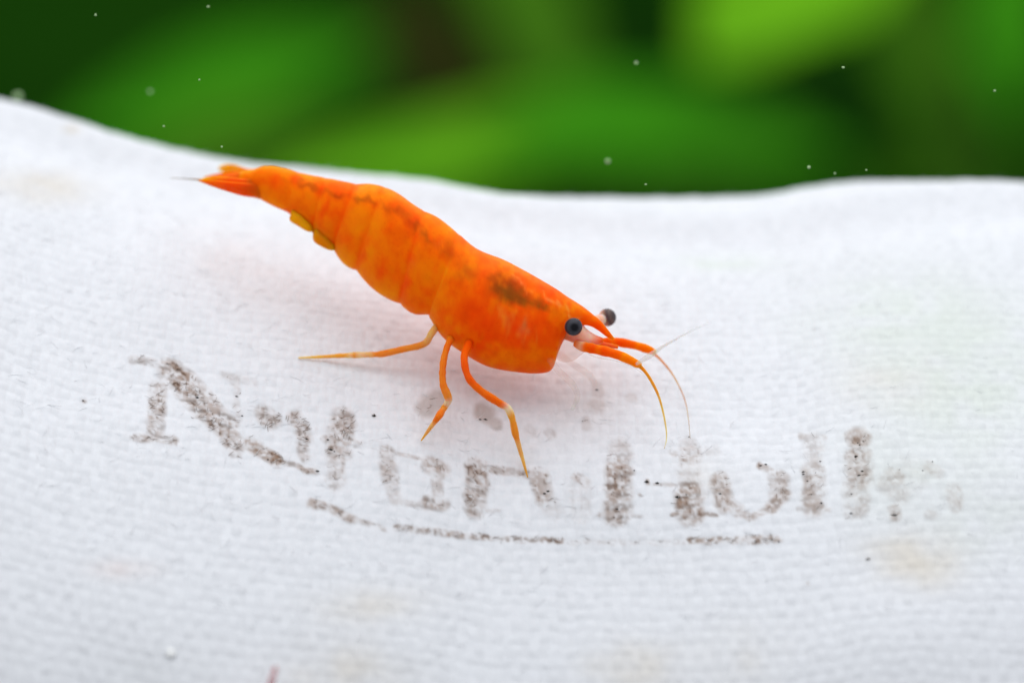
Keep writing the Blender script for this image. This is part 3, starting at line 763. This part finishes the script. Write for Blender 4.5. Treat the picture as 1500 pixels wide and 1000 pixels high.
# eyes on short stalks
def eye(px, py, z, r, axis, stalk_rows, rings):
    axis = np.array(axis, float); axis /= np.linalg.norm(axis)
    c0 = at(px, py, z); r_ = r / PXMM * z / FOCUS
    a1 = np.cross(axis, [0.2, 0.1, 1]); a1 /= np.linalg.norm(a1); a2 = np.cross(axis, a1)
    n, m = 26, 32
    th = np.linspace(0.02, np.pi - 0.02, n); ph = np.linspace(0, 2 * np.pi, m, endpoint=False)
    V = c0 + r_ * (np.cos(th)[:, None, None] * axis + np.sin(th)[:, None, None] * (np.cos(ph)[None, :, None] * a1 + np.sin(ph)[None, :, None] * a2))
    s_ = np.degrees(th)
    rgb = np.stack([np.interp(s_, [q[0] for q in rings], [q[1][i] for q in rings]) for i in range(3)], 1)
    rgb = np.repeat(rgb, m, 0) * (0.85 + 0.3 * RNG.random((n * m, 1)))
    e = mesh_obj('eye', V.reshape(-1, 3), ring_faces(n, m), M_EYE, shrimp, cols=rgb)
    limb('eyestalk', stalk_rows, [(0, ORANGE), (0.5, PALE * 0.7 + ORANGE * 0.3), (1, PALE)], M_LIMB, 14, 14, parent=e)
    return e
BLK = (0.006, 0.006, 0.009)
eye(840, 478.5, 199.6, 13.2, -F + 0.12 * R - 0.05 * U, [(838, 476, 201.6, 11), (839, 477, 200.8, 12), (840, 478, 200.0, 11.5)],
    [(0, BLK), (20, BLK), (28, (0.035, 0.034, 0.042)), (48, (0.05, 0.05, 0.065)), (62, (0.022, 0.022, 0.032)), (74, (0.03, 0.025, 0.03)), (84, (0.22, 0.09, 0.07)), (95, (0.5, 0.2, 0.1)), (180, PALE)])
eye(889.5, 465, 203.6, 13.2, 0.75 * R + 0.25 * U - 0.55 * F + 0.35 * F, [(866, 471, 202.0, 6), (875, 469, 202.8, 7), (883, 467, 203.4, 8)],
    [(0, (0.04, 0.035, 0.045)), (25, (0.07, 0.055, 0.06)), (60, (0.14, 0.10, 0.09)), (76, (0.07, 0.05, 0.055)), (95, (0.32, 0.17, 0.12)), (120, (0.75, 0.45, 0.34)), (180, PALE)])

# feelers
OC = [(0, ORANGE), (0.10, PALE * 0.6 + ORANGE * 0.4), (0.16, ORANGE), (0.28, RED), (0.36, ORANGE), (0.42, RED), (0.66, RED * 0.7 + ORANGE * 0.3), (0.72, AMBER * 0.4 + ORANGE * 0.6), (0.78, ORANGE), (0.93, ORANGE), (1, PEACH)]
an = limb('antennule', [(843, 503, 200.8, 5), (852, 507, 200.6, 7), (866, 510, 200.4, 7.5), (885, 514, 200.2, 7.2), (906, 520, 200.0, 7), (922, 527, 199.9, 6.6), (935, 534, 199.8, 5.6), (939, 536, 199.8, 3.5)], OC, M_SHELL, 40, 14)
limb('flagellum', [(936, 535, 199.8, 3.2), (944, 543, 199.8, 2.6), (953, 556, 199.8, 2.3), (964, 578, 199.9, 1.9), (971, 602, 200.0, 1.5), (976, 630, 200.2, 1.1), (976, 645, 200.3, .8), (973, 657, 200.4, .5)],
     [(0, AMBER), (0.3, A2), (0.6, P2), (1, (0.6, 0.5, 0.4))], M_LIMB, 60, 8, parent=an)
an = limb('antennule', [(858, 503, 201.6, 4), (875, 501, 201.9, 5), (897, 500, 202.3, 6), (915, 502.5, 202.6, 6.6), (935, 507, 202.8, 6.4), (950, 512, 202.9, 6), (960, 516, 203, 4)], OC, M_SHELL, 40, 14)
limb('flagellum', [(957, 517, 203, 2.8), (966, 525, 203.1, 2.2), (980, 541, 203.2, 1.7), (992, 560, 203.0, 1.4), (1003, 585, 202.6, 1.2), (1008, 610, 201.6, .9), (1011, 642, 200.6, .6)],
     [(0, AMBER), (0.25, (0.86, 0.45, 0.12)), (0.5, (0.75, 0.58, 0.38)), (1, (0.65, 0.6, 0.52))], M_HAIR, 60, 8, parent=an)
# second pair: base and scale, with clear outer tips
blade('antennal_scale', [(846, 492, 844, 508, 202.4, 6), (868, 498, 866, 508, 202.0, 5), (890, 502, 889, 510, 201.6, 4), (906, 506, 905, 511, 201.4, 2)],
      [(0, PALE * 0.5 + ORANGE * 0.5), (1, ORANGE)], M_LIMB)
limb('antenna', [(932, 533, 199.2, 2.2), (945, 525, 199.0, 4.2), (958, 517, 198.8, 4.0), (970, 508, 198.5, 2.4), (988, 498, 197.8, 1.6), (1010, 486, 196.8, 1.0), (1040, 472, 195.2, .6)],
     [(0, (0.8, 0.74, 0.68)), (1, (0.8, 0.78, 0.74))], M_CLEAR, 40, 8)
limb('antenna', [(848, 508, 201.0, 2.4), (870, 522, 200.6, 1.2), (900, 528, 200.2, .9), (925, 536, 200.0, .7), (940, 546, 199.8, .5)],
     [(0, PALE), (1, (0.8, 0.7, 0.6))], M_FAINT, 30, 6)

# ------------------------------------------------------------------ small loose things
def lump(name, px, py, z, r, mat, label, cat, group=None, seed=0, squash=1.0):
    rg = np.random.default_rng(seed)
    n, m = 8, 10
    th = np.linspace(0.05, np.pi - 0.05, n); ph = np.linspace(0, 2 * np.pi, m, endpoint=False)
    q = np.stack([np.sin(th)[:, None] * np.cos(ph), np.sin(th)[:, None] * np.sin(ph), np.cos(th)[:, None] * np.ones(m)], -1)
    q = q * (1 + 0.35 * (rg.random((n, m, 1)) - 0.5)); q[..., 0] *= rg.uniform(1.0, 1.6); q[..., 2] *= squash
    c0 = at(px, py, z); r_ = r / PXMM * z / FOCUS
    o = mesh_obj(name, (c0 + q * r_).reshape(-1, 3), ring_faces(n, m), mat, origin=c0)
    o['label'] = label; o['category'] = cat
    if group: o['group'] = group
    return o
M_MOTE = fibre_mat('pale_mote', (0.40, 0.58, 0.30), 0.6)
M_WHITE = fibre_mat('white_crumb', (0.93, 0.95, 0.97), 0.6)
for i_, (x, y, z, r) in enumerate([(1235, 99, 201, 1.5), (1185, 245, 203, 2.0), (890, 236, 210, 2.8), (946, 270, 200, 1.2), (932, 92, 207, 2.0), (1223, 254, 204, 1.4),
                                   (1269, 249, 199, 1.1), (325, 215, 201, 1.3), (240, 185, 203, 1.4), (140, 22, 203, 1.6), (305, 10, 204, 1.5), (292, 117, 202, 1.2),
                                   (1457, 133, 203, 1.3), (26, 141, 220, 4.5), (220, 134, 214, 2.2)]):
    lump('drifting_mote', x, y, z, r, M_MOTE, 'tiny pale mote drifting in the water before the green leaves', 'mote', 'motes drifting in the water', 100 + i_)
p_, n_, z_, ij_ = cloth_at(250, 955)
cr_ = lump('white_crumb', 250, 955, z_ - 0.04, 8.0, M_WHITE, 'small bright white crumb lying on the cloth below the lettering', 'crumb', None, 7, 1.0)
nv_ = Vector(n_).normalized()
for v_ in cr_.data.vertices:
    v_.co = v_.co - nv_ * (0.72 * v_.co.dot(nv_))
M_PINK, nt, bs = new_mat('pink_thread')
lk(nt, ramp(nt, noise(nt, 900, 2), [(0.3, (0.62, 0.16, 0.17)), (0.7, (0.75, 0.27, 0.27))]), bs.inputs['Base Color'])
bs.inputs['Roughness'].default_value = 0.5; bs.inputs['Subsurface Weight'].default_value = 0.4; bs.inputs['Subsurface Scale'].default_value = 0.0004
bs.inputs['Alpha'].default_value = 0.42
z1 = cloth_at(372, 1040)[2]; z2 = cloth_at(396, 1005)[2]
Pp, rr = px_tube([(330, 1070, cloth_at(330, 1070)[2] - .3, 3), (372, 1040, z1 - .5, 5), (394, 1008, z2 - 2.0, 5.5), (400, 990, z2 - 3.2, 5), (403, 978, z2 - 4.0, 3.5)], 26, 10)
v, f = tube(Pp, rr, 10)
o = mesh_obj('pink_thread', v, f, M_PINK, origin=Pp[0])
o['label'] = 'short pink thread end sticking up from the cloth'; o['category'] = 'thread'

for ob in bpy.data.objects:
    if '_o' in ob: del ob['_o']
